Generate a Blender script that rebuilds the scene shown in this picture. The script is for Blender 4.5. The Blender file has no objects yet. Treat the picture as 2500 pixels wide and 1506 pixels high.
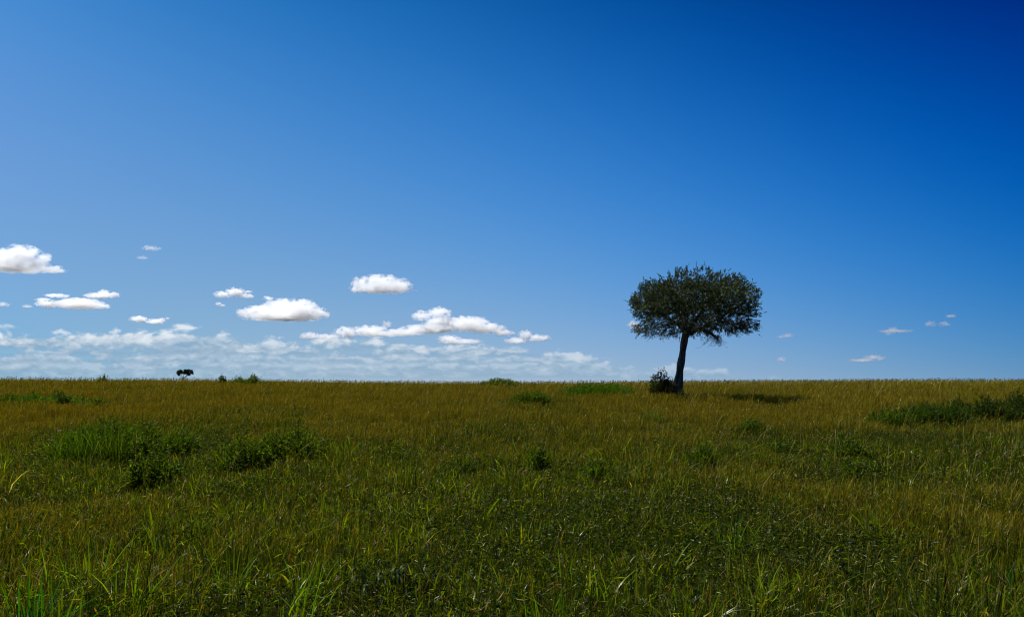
import bpy, math, random
import numpy as np
from mathutils import Vector

PI = math.pi
S = bpy.context.scene
C = S.collection
random.seed(7)
RNG = np.random.default_rng(11)
F, EYE, CX, H = 1944.4, 936.0, 1250.0, 2.5          # 28 mm lens, eye level, photo centre, camera height
SUN_AZ, SUN_EL = -64.0, 65.0                        # sun ahead and to the west of the view, degrees

# ------------------------------------------------------------------ numbers
def lin(r, g, b):
    f = lambda v: v / 12.92 if v <= .04045 else ((v + .055) / 1.055) ** 2.4
    return (f(r / 255), f(g / 255), f(b / 255), 1.0)

class Noise2:
    """smooth value noise on a wrapped lattice, several octaves"""
    def __init__(self, seed, n=256):
        self.n = n
        self.g = np.random.default_rng(seed).random((n, n))
    def one(self, x, y):
        xi, yi = np.floor(x).astype(int), np.floor(y).astype(int)
        fx, fy = x - xi, y - yi
        fx, fy = fx * fx * (3 - 2 * fx), fy * fy * (3 - 2 * fy)
        g, n = self.g, self.n
        a, b = g[xi % n, yi % n], g[(xi + 1) % n, yi % n]
        c, d = g[xi % n, (yi + 1) % n], g[(xi + 1) % n, (yi + 1) % n]
        return (a * (1 - fx) + b * fx) * (1 - fy) + (c * (1 - fx) + d * fx) * fy
    def __call__(self, x, y, size, octaves=3):
        s, amp, tot = 0, 1.0, 0
        for k in range(octaves):
            s = s + amp * self.one(x / size * 2 ** k + 37.7 * k, y / size * 2 ** k + 11.3 * k)
            tot += amp
            amp *= .5
        return s / tot

N_A, N_B, N_C, N_D, N_E = (Noise2(s) for s in (1, 2, 3, 4, 5))
def smooth(a, b, x):
    t = np.clip((x - a) / (b - a), 0, 1)
    return t * t * (3 - 2 * t)

# ------------------------------------------------------------------ terrain
_py = np.array([-5e4, 0, 10, 20, 30, 50, 75, 100, 130, 170, 300, 5e4])
_pz = np.array([0, 0, 0, .30, .72, 1.47, 1.78, 1.86, 1.80, 1.70, 1.66, 1.66])
_fy = np.linspace(-60, 400, 2301)
_fz = np.interp(_fy, _py, _pz)
_k = np.hanning(61); _k /= _k.sum()
_fz = np.convolve(np.pad(_fz, 30, mode='edge'), _k, mode='valid')
def ground_z(x, y):
    x, y = np.asarray(x, float), np.asarray(y, float)
    z = np.interp(y, _fy, _fz)
    fade = np.clip(y / 100, 0, 1)
    z = z + fade * (.48 * smooth(8, 62, -x) + .26 * smooth(12, 62, x))
    z = z + 2.4 * np.exp(-((x + 184) ** 2 + (y - 450) ** 2) / 90 ** 2)
    near = 1 - smooth(150, 400, np.hypot(x, y))
    return z + near * ((N_A(x + 500, y + 500, 9, 3) - .5) * .16 + (N_B(x + 500, y + 500, 2.2, 2) - .5) * .10)

def ground_at(px, row, lift=0.0):
    """the ground point seen at a photo pixel (2500 wide)"""
    y = np.concatenate([np.arange(4, 60, .05), np.arange(60, 135, .2)])
    x = (px - CX) / F * y
    r = EYE + F * (H - lift - ground_z(x, y)) / y
    i = int(np.argmax(r <= row)) if (r <= row).any() else len(y) - 1
    return Vector((float(x[i]), float(y[i]), float(ground_z(x[i], y[i]))))

# ------------------------------------------------------------------ objects
def tag(o, label=None, cat=None, group=None, kind=None):
    for k, v in (('label', label), ('category', cat), ('group', group), ('kind', kind)):
        if v:
            o[k] = v
    return o

def empty(name, loc):
    o = bpy.data.objects.new(name, None)
    C.objects.link(o)
    o.location = loc
    o.empty_display_size = .3
    return o

def mesh_obj(name, verts, faces, mat, parent=None, col=None, smooth_shade=False, uvs=None):
    """faces: (N,3) or (N,4) int array; col: per-vertex RGB"""
    me = bpy.data.meshes.new(name)
    verts = np.ascontiguousarray(verts, dtype=np.float32)
    faces = np.ascontiguousarray(faces, dtype=np.int32)
    n, k = faces.shape
    me.vertices.add(len(verts)); me.vertices.foreach_set('co', verts.ravel())
    me.loops.add(n * k); me.loops.foreach_set('vertex_index', faces.ravel())
    me.polygons.add(n)
    me.polygons.foreach_set('loop_start', np.arange(0, n * k, k, dtype=np.int32))
    me.polygons.foreach_set('loop_total', np.full(n, k, dtype=np.int32))
    if smooth_shade:
        me.polygons.foreach_set('use_smooth', np.ones(n, dtype=bool))
    if col is not None:
        a = me.attributes.new('tint', 'FLOAT_COLOR', 'POINT')
        c = np.ones((len(verts), 4), dtype=np.float32); c[:, :3] = col
        a.data.foreach_set('color', c.ravel())
    me.update(calc_edges=True)
    me.materials.append(mat)
    o = bpy.data.objects.new(name, me)
    C.objects.link(o)
    if parent is not None:
        o.parent = parent
    return o

# ------------------------------------------------------------------ node helper
class NT:
    def __init__(self, tree): self.t = tree
    def node(self, kind, **kw):
        n = self.t.nodes.new(kind)
        for k, v in kw.items():
            setattr(n, k, v)
        return n
    def put(self, sock, v):
        if isinstance(v, bpy.types.NodeSocket): self.t.links.new(v, sock)
        elif v is not None: sock.default_value = v
    def m(self, op, a, b=None, c=None, clamp=False):
        n = self.node('ShaderNodeMath', operation=op, use_clamp=clamp)
        for i, v in enumerate((a, b, c)):
            if v is not None: self.put(n.inputs[i], v)
        return n.outputs[0]
    def v(self, op, a, b=None, out=0):
        n = self.node('ShaderNodeVectorMath', operation=op)
        self.put(n.inputs[0], a)
        if b is not None: self.put(n.inputs[3 if op == 'SCALE' else 1], b)
        return n.outputs[out]
    def sep(self, v):
        n = self.node('ShaderNodeSeparateXYZ'); self.put(n.inputs[0], v); return n.outputs
    def comb(self, x, y, z):
        n = self.node('ShaderNodeCombineXYZ')
        for i, q in enumerate((x, y, z)): self.put(n.inputs[i], q)
        return n.outputs[0]
    def noise(self, vec, scale, detail=4, rough=.5, dist=0.0, out=0):
        n = self.node('ShaderNodeTexNoise')
        self.put(n.inputs['Vector'], vec); self.put(n.inputs['Scale'], scale)
        self.put(n.inputs['Detail'], detail); self.put(n.inputs['Roughness'], rough); self.put(n.inputs['Distortion'], dist)
        return n.outputs[out]
    def mix(self, f, a, b, blend='MIX'):
        n = self.node('ShaderNodeMix', data_type='RGBA', blend_type=blend)
        self.put(n.inputs[0], f); self.put(n.inputs[6], a); self.put(n.inputs[7], b)
        return n.outputs[2]
    def rng(self, x, a, b, c=0.0, d=1.0, kind='SMOOTHSTEP'):
        n = self.node('ShaderNodeMapRange', interpolation_type=kind)
        for i, q in enumerate((x, a, b, c, d)): self.put(n.inputs[i], q)
        return n.outputs[0]

def new_mat(name):
    m = bpy.data.materials.new(name); m.use_nodes = True
    m.node_tree.nodes.clear()
    t = NT(m.node_tree)
    return m, t, t.node('ShaderNodeOutputMaterial')

def leaf_material(name, translucency=.4, gloss=.06, rough=.35, scale=1.0, trans_tint=(1.25, 1.35, .55, 1)):
    m, t, out = new_mat(name)
    a = t.node('ShaderNodeAttribute', attribute_name='tint')
    colr = t.mix(1.0, a.outputs['Color'], (scale, scale, scale, 1), 'MULTIPLY')
    tr = t.mix(1.0, colr, trans_tint, 'MULTIPLY')
    d = t.node('ShaderNodeBsdfDiffuse'); t.put(d.inputs[0], colr)
    l = t.node('ShaderNodeBsdfTranslucent'); t.put(l.inputs[0], tr)
    g = t.node('ShaderNodeBsdfGlossy'); g.inputs[0].default_value = (.9, .9, .85, 1); g.inputs[1].default_value = rough
    x = t.node('ShaderNodeMixShader'); x.inputs[0].default_value = translucency
    t.put(x.inputs[1], d.outputs[0]); t.put(x.inputs[2], l.outputs[0])
    y = t.node('ShaderNodeMixShader'); y.inputs[0].default_value = gloss
    t.put(y.inputs[1], x.outputs[0]); t.put(y.inputs[2], g.outputs[0])
    t.put(out.inputs[0], y.outputs[0])
    return m

M_GRASS = leaf_material('green_blades', .48, .008, .28, trans_tint=(1.7, 1.7, .22, 1))
M_DRY = leaf_material('dry_stems', .38, .005, .4, trans_tint=(1.2, 1.05, .6, 1))
M_LEAF = leaf_material('shrub_leaves', .45, .008, .4, trans_tint=(1.6, 1.6, .3, 1))
M_TREE = leaf_material('tree_leaves', .18, .04, .45, trans_tint=(1.1, 1.3, .6, 1))

def bark_material():
    m, t, out = new_mat('grey_bark')
    tc = t.node('ShaderNodeTexCoord')
    st = t.v('MULTIPLY', tc.outputs['Object'], (1, 1, .22))
    n1 = t.noise(st, 9, 6, .65, .6)
    n2 = t.noise(tc.outputs['Object'], 3, 3)
    c = t.mix(t.rng(n1, .35, .68), (.012, .008, .005, 1), (.165, .115, .066, 1))
    c = t.mix(t.m('MULTIPLY', t.rng(n2, .45, .7), .5), c, (.05, .042, .03, 1))
    p = t.node('ShaderNodeBsdfPrincipled')
    t.put(p.inputs['Base Color'], c); p.inputs['Roughness'].default_value = .85
    b = t.node('ShaderNodeBump'); b.inputs['Strength'].default_value = .9; b.inputs['Distance'].default_value = .05
    t.put(b.inputs['Height'], n1); t.put(p.inputs['Normal'], b.outputs[0])
    t.put(out.inputs[0], p.outputs[0])
    return m
M_BARK = bark_material()
def twig_material():
    m, t, out = new_mat('dark_twigs')
    p = t.node('ShaderNodeBsdfPrincipled')
    tc = t.node('ShaderNodeTexCoord')
    t.put(p.inputs['Base Color'], t.mix(t.noise(tc.outputs['Object'], 6, 3), (.022, .018, .014, 1), (.09, .08, .065, 1)))
    p.inputs['Roughness'].default_value = .9
    t.put(out.inputs[0], p.outputs[0])
    return m
M_TWIG = twig_material()

def ground_material():
    m, t, out = new_mat('thatch_and_soil')
    tc = t.node('ShaderNodeTexCoord')
    o = tc.outputs['Object']
    n1, n2, n3 = t.noise(o, .12, 4), t.noise(o, 1.7, 5, .6), t.noise(o, 14, 4, .7)
    c = t.mix(t.rng(n1, .4, .62), (.020, .015, .005, 1), (.014, .015, .004, 1))
    c = t.mix(t.rng(n2, .42, .66), c, (.012, .009, .004, 1))
    c = t.mix(t.m('MULTIPLY', t.rng(n3, .45, .7), .7), c, (.006, .005, .003, 1))
    p = t.node('ShaderNodeBsdfPrincipled')
    t.put(p.inputs['Base Color'], c); p.inputs['Roughness'].default_value = .95
    p.inputs['Specular IOR Level'].default_value = .0
    b = t.node('ShaderNodeBump'); b.inputs['Strength'].default_value = .8; b.inputs['Distance'].default_value = .05
    t.put(b.inputs['Height'], n3); t.put(p.inputs['Normal'], b.outputs[0])
    t.put(out.inputs[0], p.outputs[0])
    return m

# ------------------------------------------------------------------ ground sheet, out to the horizon
def build_ground():
    far = np.geomspace(160, 45000, 26)
    xs = np.concatenate([-far[::-1], np.arange(-150, 151, 1.5), far])
    ys = np.concatenate([-far[::-1], np.arange(-150, -9, 6), np.arange(-8, 60, .8), np.arange(60, 159, 1.5), far])
    X, Y = np.meshgrid(xs, ys)
    V = np.stack([X, Y, ground_z(X, Y)], -1).reshape(-1, 3)
    nx, ny = len(xs), len(ys)
    i = np.arange(ny - 1)[:, None] * nx + np.arange(nx - 1)[None]
    Q = np.stack([i, i + 1, i + nx + 1, i + nx], -1).reshape(-1, 4)
    tag(mesh_obj('ground', V, Q, ground_material(), smooth_shade=True), kind='structure')
build_ground()

# ------------------------------------------------------------------ blades and leaves, many at once
def blade_mesh(base, h, w, yaw, bend, bdir, col, ts, ws, droop=1.7):
    """curved tapering blades. base (N,3); ts/ws: stations along the blade and its relative width there (last is the tip)"""
    N, K = len(base), len(ts)
    side = np.stack([np.cos(yaw), np.sin(yaw), np.zeros(N)], 1) * (w * .5)[:, None]
    dirv = np.stack([np.cos(bdir), np.sin(bdir), np.zeros(N)], 1)
    V = np.empty((N, 2 * K - 1, 3), dtype=np.float32)
    for k, t in enumerate(ts):
        p = base + dirv * (bend * h * t ** droop)[:, None]
        p[:, 2] += h * (t - .42 * np.minimum(bend, 1.6) ** 2 * t ** 2.4 * .8)
        if k < K - 1:
            V[:, 2 * k] = p - side * ws[k]; V[:, 2 * k + 1] = p + side * ws[k]
        else:
            V[:, 2 * k] = p
    T = []
    for k in range(K - 2):
        a = 2 * k
        T += [(a, a + 1, a + 3), (a, a + 3, a + 2)]
    a = 2 * (K - 2)
    T.append((a, a + 1, a + 2))
    T = np.array(T)
    nv = 2 * K - 1
    faces = (np.arange(N)[:, None, None] * nv + T[None]).reshape(-1, 3)
    return V.reshape(-1, 3), faces, np.repeat(col, nv, 0)

def join(parts):
    vs, fs, cs, o = [], [], [], 0
    for v, f, c in parts:
        vs.append(v); fs.append(f + o); cs.append(c); o += len(v)
    return np.concatenate(vs), np.concatenate(fs), np.concatenate(cs)

def leaf_mesh(pos, axis, length, width, col, rng, fold=.25):
    """pointed leaves (four vertices, folded along the midrib) growing from POS along AXIS"""
    N = len(pos)
    axis = axis / np.maximum(np.linalg.norm(axis, axis=1, keepdims=True), 1e-6)
    r = rng.normal(size=(N, 3))
    side = np.cross(axis, r); side /= np.maximum(np.linalg.norm(side, axis=1, keepdims=True), 1e-6)
    nrm = np.cross(axis, side)
    L, W = length[:, None], width[:, None]
    V = np.empty((N, 4, 3), dtype=np.float32)
    V[:, 0] = pos
    V[:, 1] = pos + axis * L * .45 + side * W * .5 + nrm * W * fold
    V[:, 2] = pos + axis * L - nrm * L * .12
    V[:, 3] = pos + axis * L * .45 - side * W * .5 + nrm * W * fold
    T = np.array([(0, 1, 2), (0, 2, 3)])
    return V.reshape(-1, 3), (np.arange(N)[:, None, None] * 4 + T[None]).reshape(-1, 3), np.repeat(col, 4, 0)

def tube_mesh(P0, P1, R0, R1, sides=5):
    """one tapered tube for every pair of points"""
    N = len(P0)
    d = P1 - P0
    d = d / np.maximum(np.linalg.norm(d, axis=1, keepdims=True), 1e-6)
    up = np.where(np.abs(d[:, 2:3]) > .9, np.array([[1., 0, 0]]), np.array([[0, 0, 1.]]))
    u = np.cross(d, up); u /= np.linalg.norm(u, axis=1, keepdims=True)
    v = np.cross(d, u)
    V = np.empty((N, sides * 2, 3), dtype=np.float32)
    for s in range(sides):
        a = 2 * PI * s / sides
        off = u * math.cos(a) + v * math.sin(a)
        V[:, s] = P0 + off * R0[:, None]; V[:, sides + s] = P1 + off * R1[:, None]
    T = []
    for s in range(sides):
        q = (s + 1) % sides
        T += [(s, q, sides + q), (s, sides + q, sides + s)]
    T = np.array(T)
    return V.reshape(-1, 3), (np.arange(N)[:, None, None] * 2 * sides + T[None]).reshape(-1, 3)

def pal(rng, n, colours, jitter=.18):
    c = np.array(colours)[rng.integers(0, len(colours), n)]
    return np.clip(c * (1 + rng.normal(0, jitter, (n, 1))) * (1 + rng.normal(0, .06, (n, 3))), .004, .6)

GREENS = [(.014, .026, .002), (.021, .034, .002), (.036, .050, .003), (.016, .025, .002), (.048, .060, .003)]  # darkened so blades outside the lit share look shaded
SUNLIT_GREENS = [(.140, .190, .006), (.180, .220, .008), (.115, .165, .006)]  # sunlit version of the greens: sunlight put into the blade colour
OLIVES = [(.040, .044, .003), (.058, .058, .003), (.046, .055, .003), (.070, .064, .005)]
DRYS = [(.175, .138, .004), (.195, .150, .006), (.150, .122, .004), (.150, .098, .005), (.135, .120, .005), (.240, .195, .024)]

# ------------------------------------------------------------------ where the plants stand (photo pixels, 2500 wide)
# name, label, px, base row, top row, width px, look
SHRUBS = []
def plan(name, label, px, base, top, wpx, look, group=None, dens=1.0, flat=1.0):
    lift = .12 if name == 'leafy_plant' else (.20 if base > 990 else (.26))
    p = ground_at(px, base, lift)
    s = F / p.y
    h = max(.12, (base - top) / s) + lift
    if base < 942:                                  # these stand on the crest of the rise
        y, dens = 96.0, dens * 2.5
        x = (px - CX) / F * y
        p = Vector((x, y, float(ground_z(x, y))))
        s, h = F / y, max(.5, H + (EYE - top) / F * y - p.z) + .38
    SHRUBS.append(dict(name=name, label=label, p=p, w=wpx / s, h=h, look=look, group=group, dens=dens, flat=flat))

# ------------------------------------------------------------------ grass
def green_map(x, y):
    g = np.interp(y, [0, 9, 14, 20, 26, 34, 50, 80, 110, 150], [1.0, .98, .94, .86, .76, .50, .36, .36, .40, .34])
    n = N_C(x + 300, y * .8 + 300, 7, 4) - .5
    n2 = N_D(x + 300, y * .45 + 300, 16, 3) - .5
    k = np.interp(y, [0, 9, 20], [.35, .5, 1])
    g = g + k * (1.6 * n + 1.0 * n2)
    for s in SHRUBS:
        d2 = ((x - s['p'].x) / (s['w'] * .75 + .4)) ** 2 + ((y - s['p'].y) / (s['w'] * .9 + 1.2)) ** 2
        g = g + .55 * np.exp(-d2 * 1.3)
    return np.clip(g, 0, 1)

def height_map(x, y):
    h = .05 + 1.15 * N_A(x + 900, y + 900, 3.4, 2) + 1.15 * (N_B(x + 450, y + 450, 1.1, 2) - .40)
    for s in SHRUBS:                                # shorter in front of the plants, which grow out of thinner grass
        if s['p'].y < 40:
            d2 = ((x - s['p'].x) / (s['w'] * .6 + .15)) ** 2 + ((y - s['p'].y + .5) / (s['w'] * .5 + .8)) ** 2
            h = h * (1 - .25 * np.exp(-d2 * 1.2))
    h = h * np.interp(y, [0, 25, 60, 90], [1, .85, .72, 1.0])
    return np.clip(h, .12, 1.8)

def field_points(rng, y0, y1, density, margin=1.18, extra=2.6):
    k = (CX / F) * margin
    yy = np.linspace(y0, y1, 200)
    cdf = k * (yy ** 2 - y0 ** 2) + 2 * extra * (yy - y0)
    n = int(cdf[-1] * density)
    y = np.interp(rng.random(n) * cdf[-1], cdf, yy)
    x = (rng.random(n) * 2 - 1) * (k * y + extra)
    return x, y

BANDS = [(3.5, 9, 800, 26, 1.0), (9, 14, 800, 26, 1.0), (14, 22, 640, 26, 1.0), (22, 36, 360, 24, 1.0), (36, 62, 150, 22, 1.0),
         (62, 100, 62, 18, 1.0), (100, 165, 30, 14, 1.0)]
def build_grass(greens, drys):
    rng = np.random.default_rng(21)
    for (y0, y1, dens, per, _) in BANDS:
        # tufts: blades lean out from shared centres
        tx, ty = field_points(rng, y0, y1, dens / per)
        nt = len(tx)
        g = green_map(tx, ty)
        hmap = height_map(tx, ty)
        cnt = rng.poisson(per * (.55 + .9 * N_E(tx + 60, ty + 60, 1.9, 2)) * .95) + 2
        idx = np.repeat(np.arange(nt), cnt)
        n = len(idx)
        spread = np.where(rng.random(n) < .55, .09, .34) * (1 + ty[idx] / 70)
        ang = rng.random(n) * 2 * PI
        rad = np.abs(rng.normal(0, 1, n)) * spread
        x, y = tx[idx] + np.cos(ang) * rad, ty[idx] + np.sin(ang) * rad
        z = ground_z(x, y)
        base = np.stack([x, y, z], 1)
        gg = np.clip(g[idx] + rng.normal(0, .16, n), 0, 1)
        is_dry = rng.random(n) > (.16 + .84 * gg)
        # ---- green blades
        k = ~is_dry
        m = int(k.sum())
        olive = rng.random(m) > gg[k] * 1.15
        c = np.where(olive[:, None], pal(rng, m, OLIVES), pal(rng, m, GREENS))
        broad = (rng.random(nt) < .10)[idx][k] & (y[k] < 24)
        lit = (rng.random(m) < .15) | (broad & (rng.random(m) < .7))  # random share of blades coloured as if catching the sun
        c[lit] = pal(rng, int(lit.sum()), SUNLIT_GREENS) * (.55 + .45 * rng.random((int(lit.sum()), 1)))
        dead = rng.random(m) < .05
        c[dead] = pal(rng, int(dead.sum()), [(.23, .17, .08), (.30, .24, .13), (.16, .09, .05)])
        tuft_h = (hmap * (.75 + .5 * rng.random(nt)))[idx][k]
        h = .44 * tuft_h * (.45 + .75 * rng.random(m))
        w = np.maximum((.0060 + .0100 * rng.random(m) ** 2) * (1 + .9 * (rng.random(m) < .05)), .00034 * y[k] * (.6 + .8 * rng.random(m)))
        h = h * np.where(broad, 1.35, 1.0); w = w * np.where(broad, 1.7, 1.0)
        bdir = np.where(rng.random(m) < .6, ang[k], rng.random(m) * 2 * PI)
        bend = np.where(rng.random(m) < .4, rng.uniform(.7, 1.5, m), np.abs(rng.normal(.25, .25, m)))
        greens.append(blade_mesh(base[k], h, w, rng.random(m) * PI, bend, bdir, c,
                                 (0, .5, 1) if y0 > 30 else (0, .38, .74, 1), (1, .8) if y0 > 30 else (.9, 1, .65)))
        # ---- dry stems, most with a loose brown seed head
        m = int(is_dry.sum())
        c = pal(rng, m, DRYS)
        h = .60 * hmap[idx][is_dry] * (.55 + .65 * rng.random(m))
        w = np.maximum(.003 + .003 * rng.random(m), .00026 * y[is_dry] * (.6 + .8 * rng.random(m)))
        bdir = rng.normal(.25, 1.1, m)
        bend = np.abs(rng.normal(.22, .22, m))
        drys.append(blade_mesh(base[is_dry], h, w, rng.random(m) * PI, bend, bdir, c,
                               (0, .45, .74, .84, 1), (.8, .7, .6, 2.0)))
    # ---- short leaf ends and broken bits tangled through the sward
    for (y0, y1, dens) in ((3.5, 14, 300), (14, 24, 260), (24, 40, 120)):
        x, y = field_points(rng, y0, y1, dens)
        g = np.clip(green_map(x, y) + rng.normal(0, .15, len(x)), 0, 1)
        keep = rng.random(len(x)) < .35 + .65 * g
        x, y, g = x[keep], y[keep], g[keep]
        n = len(x)
        hm = height_map(x, y)
        pos = np.stack([x, y, ground_z(x, y) + hm * (.06 + .36 * rng.random(n))], 1)
        ax = rng.normal(0, 1, (n, 3)); ax[:, 2] = ax[:, 2] * .7 + .35
        L = .05 + .11 * rng.random(n) ** 1.5
        c = np.where((rng.random(n) > g * 1.1)[:, None], pal(rng, n, OLIVES + DRYS[:2]), pal(rng, n, GREENS))
        lit = rng.random(n) < .14  # leaf ends given the painted sunlit tint
        c[lit] = pal(rng, int(lit.sum()), SUNLIT_GREENS)
        pale = rng.random(n) < .05
        c[pale] = pal(rng, int(pale.sum()), [(.32, .26, .15), (.26, .20, .10), (.22, .12, .06)])
        greens.append(leaf_mesh(pos, ax, L, np.maximum(.008 + .010 * rng.random(n), .0004 * y), c, rng, .15))
    # ---- patches of low dark-leaved herbs filling the hollows
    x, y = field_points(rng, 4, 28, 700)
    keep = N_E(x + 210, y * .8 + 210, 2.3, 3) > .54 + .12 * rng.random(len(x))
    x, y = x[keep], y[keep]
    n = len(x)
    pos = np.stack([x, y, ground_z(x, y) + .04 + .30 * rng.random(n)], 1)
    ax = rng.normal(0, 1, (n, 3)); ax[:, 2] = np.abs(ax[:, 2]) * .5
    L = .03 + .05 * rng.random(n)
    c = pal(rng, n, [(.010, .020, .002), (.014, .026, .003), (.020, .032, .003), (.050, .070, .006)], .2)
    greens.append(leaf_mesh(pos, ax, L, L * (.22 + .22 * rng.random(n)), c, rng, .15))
    # ---- tall loose culms standing clear of the sward; thickest on the crest, and leaning east near by
    for (y0, y1, dens, hh) in ((5, 12, 3.0, .95), (12, 26, 2.2, 1.0), (26, 60, .9, .95), (60, 90, .8, .95), (90, 165, 2.6, 1.05)):
        x, y = field_points(rng, y0, y1, dens)
        keep = rng.random(len(x)) < np.clip(.25 + 1.1 * (N_C(x + 77, y + 77, 5, 2) - .3) + .9 * (x > .12 * y), 0, 1)
        x, y = x[keep], y[keep]
        n = len(x)
        c = pal(rng, n, DRYS + [(.13, .13, .02), (.26, .22, .06), (.30, .25, .08)])
        h = hh * (.65 + .5 * rng.random(n))
        w = np.maximum(.0035 + .002 * rng.random(n), .00036 * y)
        lean = rng.random(n) < .6
        bend = np.where(lean, np.abs(rng.normal(.55, .25, n)), np.abs(rng.normal(.12, .12, n)))
        drys.append(blade_mesh(np.stack([x, y, ground_z(x, y)], 1), h, w, rng.random(n) * PI, bend, rng.normal(.1, .6, n), c,
                               (0, .3, .6, .82, .9, 1), (1, .9, .75, .6, 1.9), droop=1.35))

# ------------------------------------------------------------------ branching plants
def grow(root_path, attract, bias, rng, sag=0.0, minseg=.35):
    """joins every attractor to the nearest point of the growing skeleton; returns points and parents"""
    P = [np.array(p, float) for p in root_path]
    par = [-1] + list(range(len(P) - 1))
    L = [0.0]
    for i in range(1, len(P)):
        L.append(L[-1] + np.linalg.norm(P[i] - P[i - 1]))
    cap = len(P) + len(attract) * 7
    A = np.empty((cap, 3)); A[:len(P)] = P
    LL = np.empty(cap); LL[:len(P)] = L
    n = len(P)
    first = max(0, n - 4)
    o = np.argsort(np.linalg.norm(attract - P[-1], axis=1) * (1 + .15 * rng.random(len(attract))))
    for a in attract[o]:
        d = np.linalg.norm(A[first:n] - a, axis=1)
        j = first + int(np.argmin(d + bias * LL[first:n]))
        q0, dist = A[j].copy(), np.linalg.norm(A[j] - a)
        k = min(6, max(1, int(dist / minseg)))
        prev = j
        for s in range(1, k + 1):
            t = s / k
            q = q0 + (a - q0) * t
            if s < k:
                q = q + rng.normal(0, .07 * dist / k ** .5, 3)
                q[2] += sag * dist * 4 * t * (1 - t)
            A[n] = q; LL[n] = LL[prev] + np.linalg.norm(q - A[prev]); par.append(prev)
            prev = n; n += 1
    return A[:n], np.array(par)

def pipe(P, par, r0, power=2.35, cap=None):
    n = len(P)
    acc = np.zeros(n); kids = np.zeros(n, int)
    for i in range(1, n): kids[par[i]] += 1
    R = np.zeros(n)
    for i in range(n - 1, -1, -1):
        R[i] = r0 if kids[i] == 0 else acc[i] ** (1 / power)
        if par[i] >= 0: acc[par[i]] += R[i] ** power
    if cap is not None: R = np.minimum(R, cap)
    return R, kids

def lofted_trunk(path, radii, rng, sides=20, rings=46, flute=.12):
    """a smooth, fluted, slightly twisted trunk through PATH"""
    path, radii = np.array(path, float), np.array(radii, float)
    s = np.concatenate([[0], np.cumsum(np.linalg.norm(np.diff(path, axis=0), axis=1))])
    t = np.linspace(0, s[-1], rings)
    fine = np.stack([np.interp(t, s, path[:, i]) for i in range(3)], 1)
    for _ in range(3):
        fine[1:-1] = (fine[:-2] + 2 * fine[1:-1] + fine[2:]) / 4
    r = np.interp(t, s, radii)
    ph = rng.random(6) * 6.28
    V = []
    for i in range(rings):
        tan = fine[min(i + 1, rings - 1)] - fine[max(i - 1, 0)]; tan /= np.linalg.norm(tan)
        u = np.cross(tan, [0, 1, 0]); u /= np.linalg.norm(u); v = np.cross(tan, u)
        for k in range(sides):
            a = 2 * PI * k / sides
            tw = t[i] * .5
            f = 1 + flute * (math.sin(3 * a + ph[0] + tw) * .6 + math.sin(5 * a + ph[1] - tw * 1.4) * .5 + math.sin(8 * a + ph[2] + tw * 3) * .3) + rng.normal(0, .02)
            f += .10 * math.sin(t[i] * 5 + ph[3] + 2 * math.sin(a + ph[4]))
            V.append(fine[i] + (u * math.cos(a) + v * math.sin(a)) * r[i] * f)
    Q = []
    for i in range(rings - 1):
        for k in range(sides):
            q = (k + 1) % sides
            Q.append((i * sides + k, i * sides + q, (i + 1) * sides + q, (i + 1) * sides + k))
    V = np.array(V); Q = np.array(Q)
    T = np.concatenate([Q[:, [0, 1, 2]], Q[:, [0, 2, 3]]])
    return V, T

def in_poly(x, z, poly):
    c = np.zeros(len(x), bool)
    j = len(poly) - 1
    for i in range(len(poly)):
        xi, zi = poly[i]; xj, zj = poly[j]
        hit = ((zi > z) != (zj > z)) & (x < (xj - xi) * (z - zi) / (zj - zi + 1e-9) + xi)
        c ^= hit
        j = i
    return c

def crown_points(n, poly, cx, depth, rng):
    """points filling a body whose front outline is POLY: swing the outline about the crown's axis"""
    poly = np.array(poly)
    lo, hi = poly.min(0), poly.max(0)
    out = []
    while sum(len(o) for o in out) < n:
        x = rng.uniform(lo[0], hi[0], 4000); z = rng.uniform(lo[1], hi[1], 4000)
        half = (hi[0] - lo[0]) / 2 * depth
        y = rng.uniform(-half, half, 4000)
        dx = x - cx
        r = np.sqrt(dx ** 2 + (y / depth) ** 2)
        ok = in_poly(cx + np.sign(dx) * r, z, poly)
        out.append(np.stack([x, y, z], 1)[ok])
    return np.concatenate(out)[:n]

def shoots_mesh(pts, dirs, length, leaves, lsize, lwidth, cols, rng, start=.0):
    """straight leafy shoots: twig plus leaves set round it"""
    N = len(pts)
    d = dirs / np.linalg.norm(dirs, axis=1, keepdims=True)
    tips = pts + d * length[:, None]
    tv, tf = tube_mesh(pts, tips, np.full(N, .0075), np.full(N, .003), 3)
    ii = np.repeat(np.arange(N), leaves)
    M = len(ii)
    t = start + (1 - start) * rng.random(M)
    pos = pts[ii] + d[ii] * (length[ii] * t)[:, None]
    ax = d[ii] * .75 + rng.normal(0, .6, (M, 3))
    L = lsize * (.6 + .8 * rng.random(M))
    lv = leaf_mesh(pos, ax, L, L * lwidth * (.7 + .6 * rng.random(M)), cols(M), rng)
    return (tv, tf), lv

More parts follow.
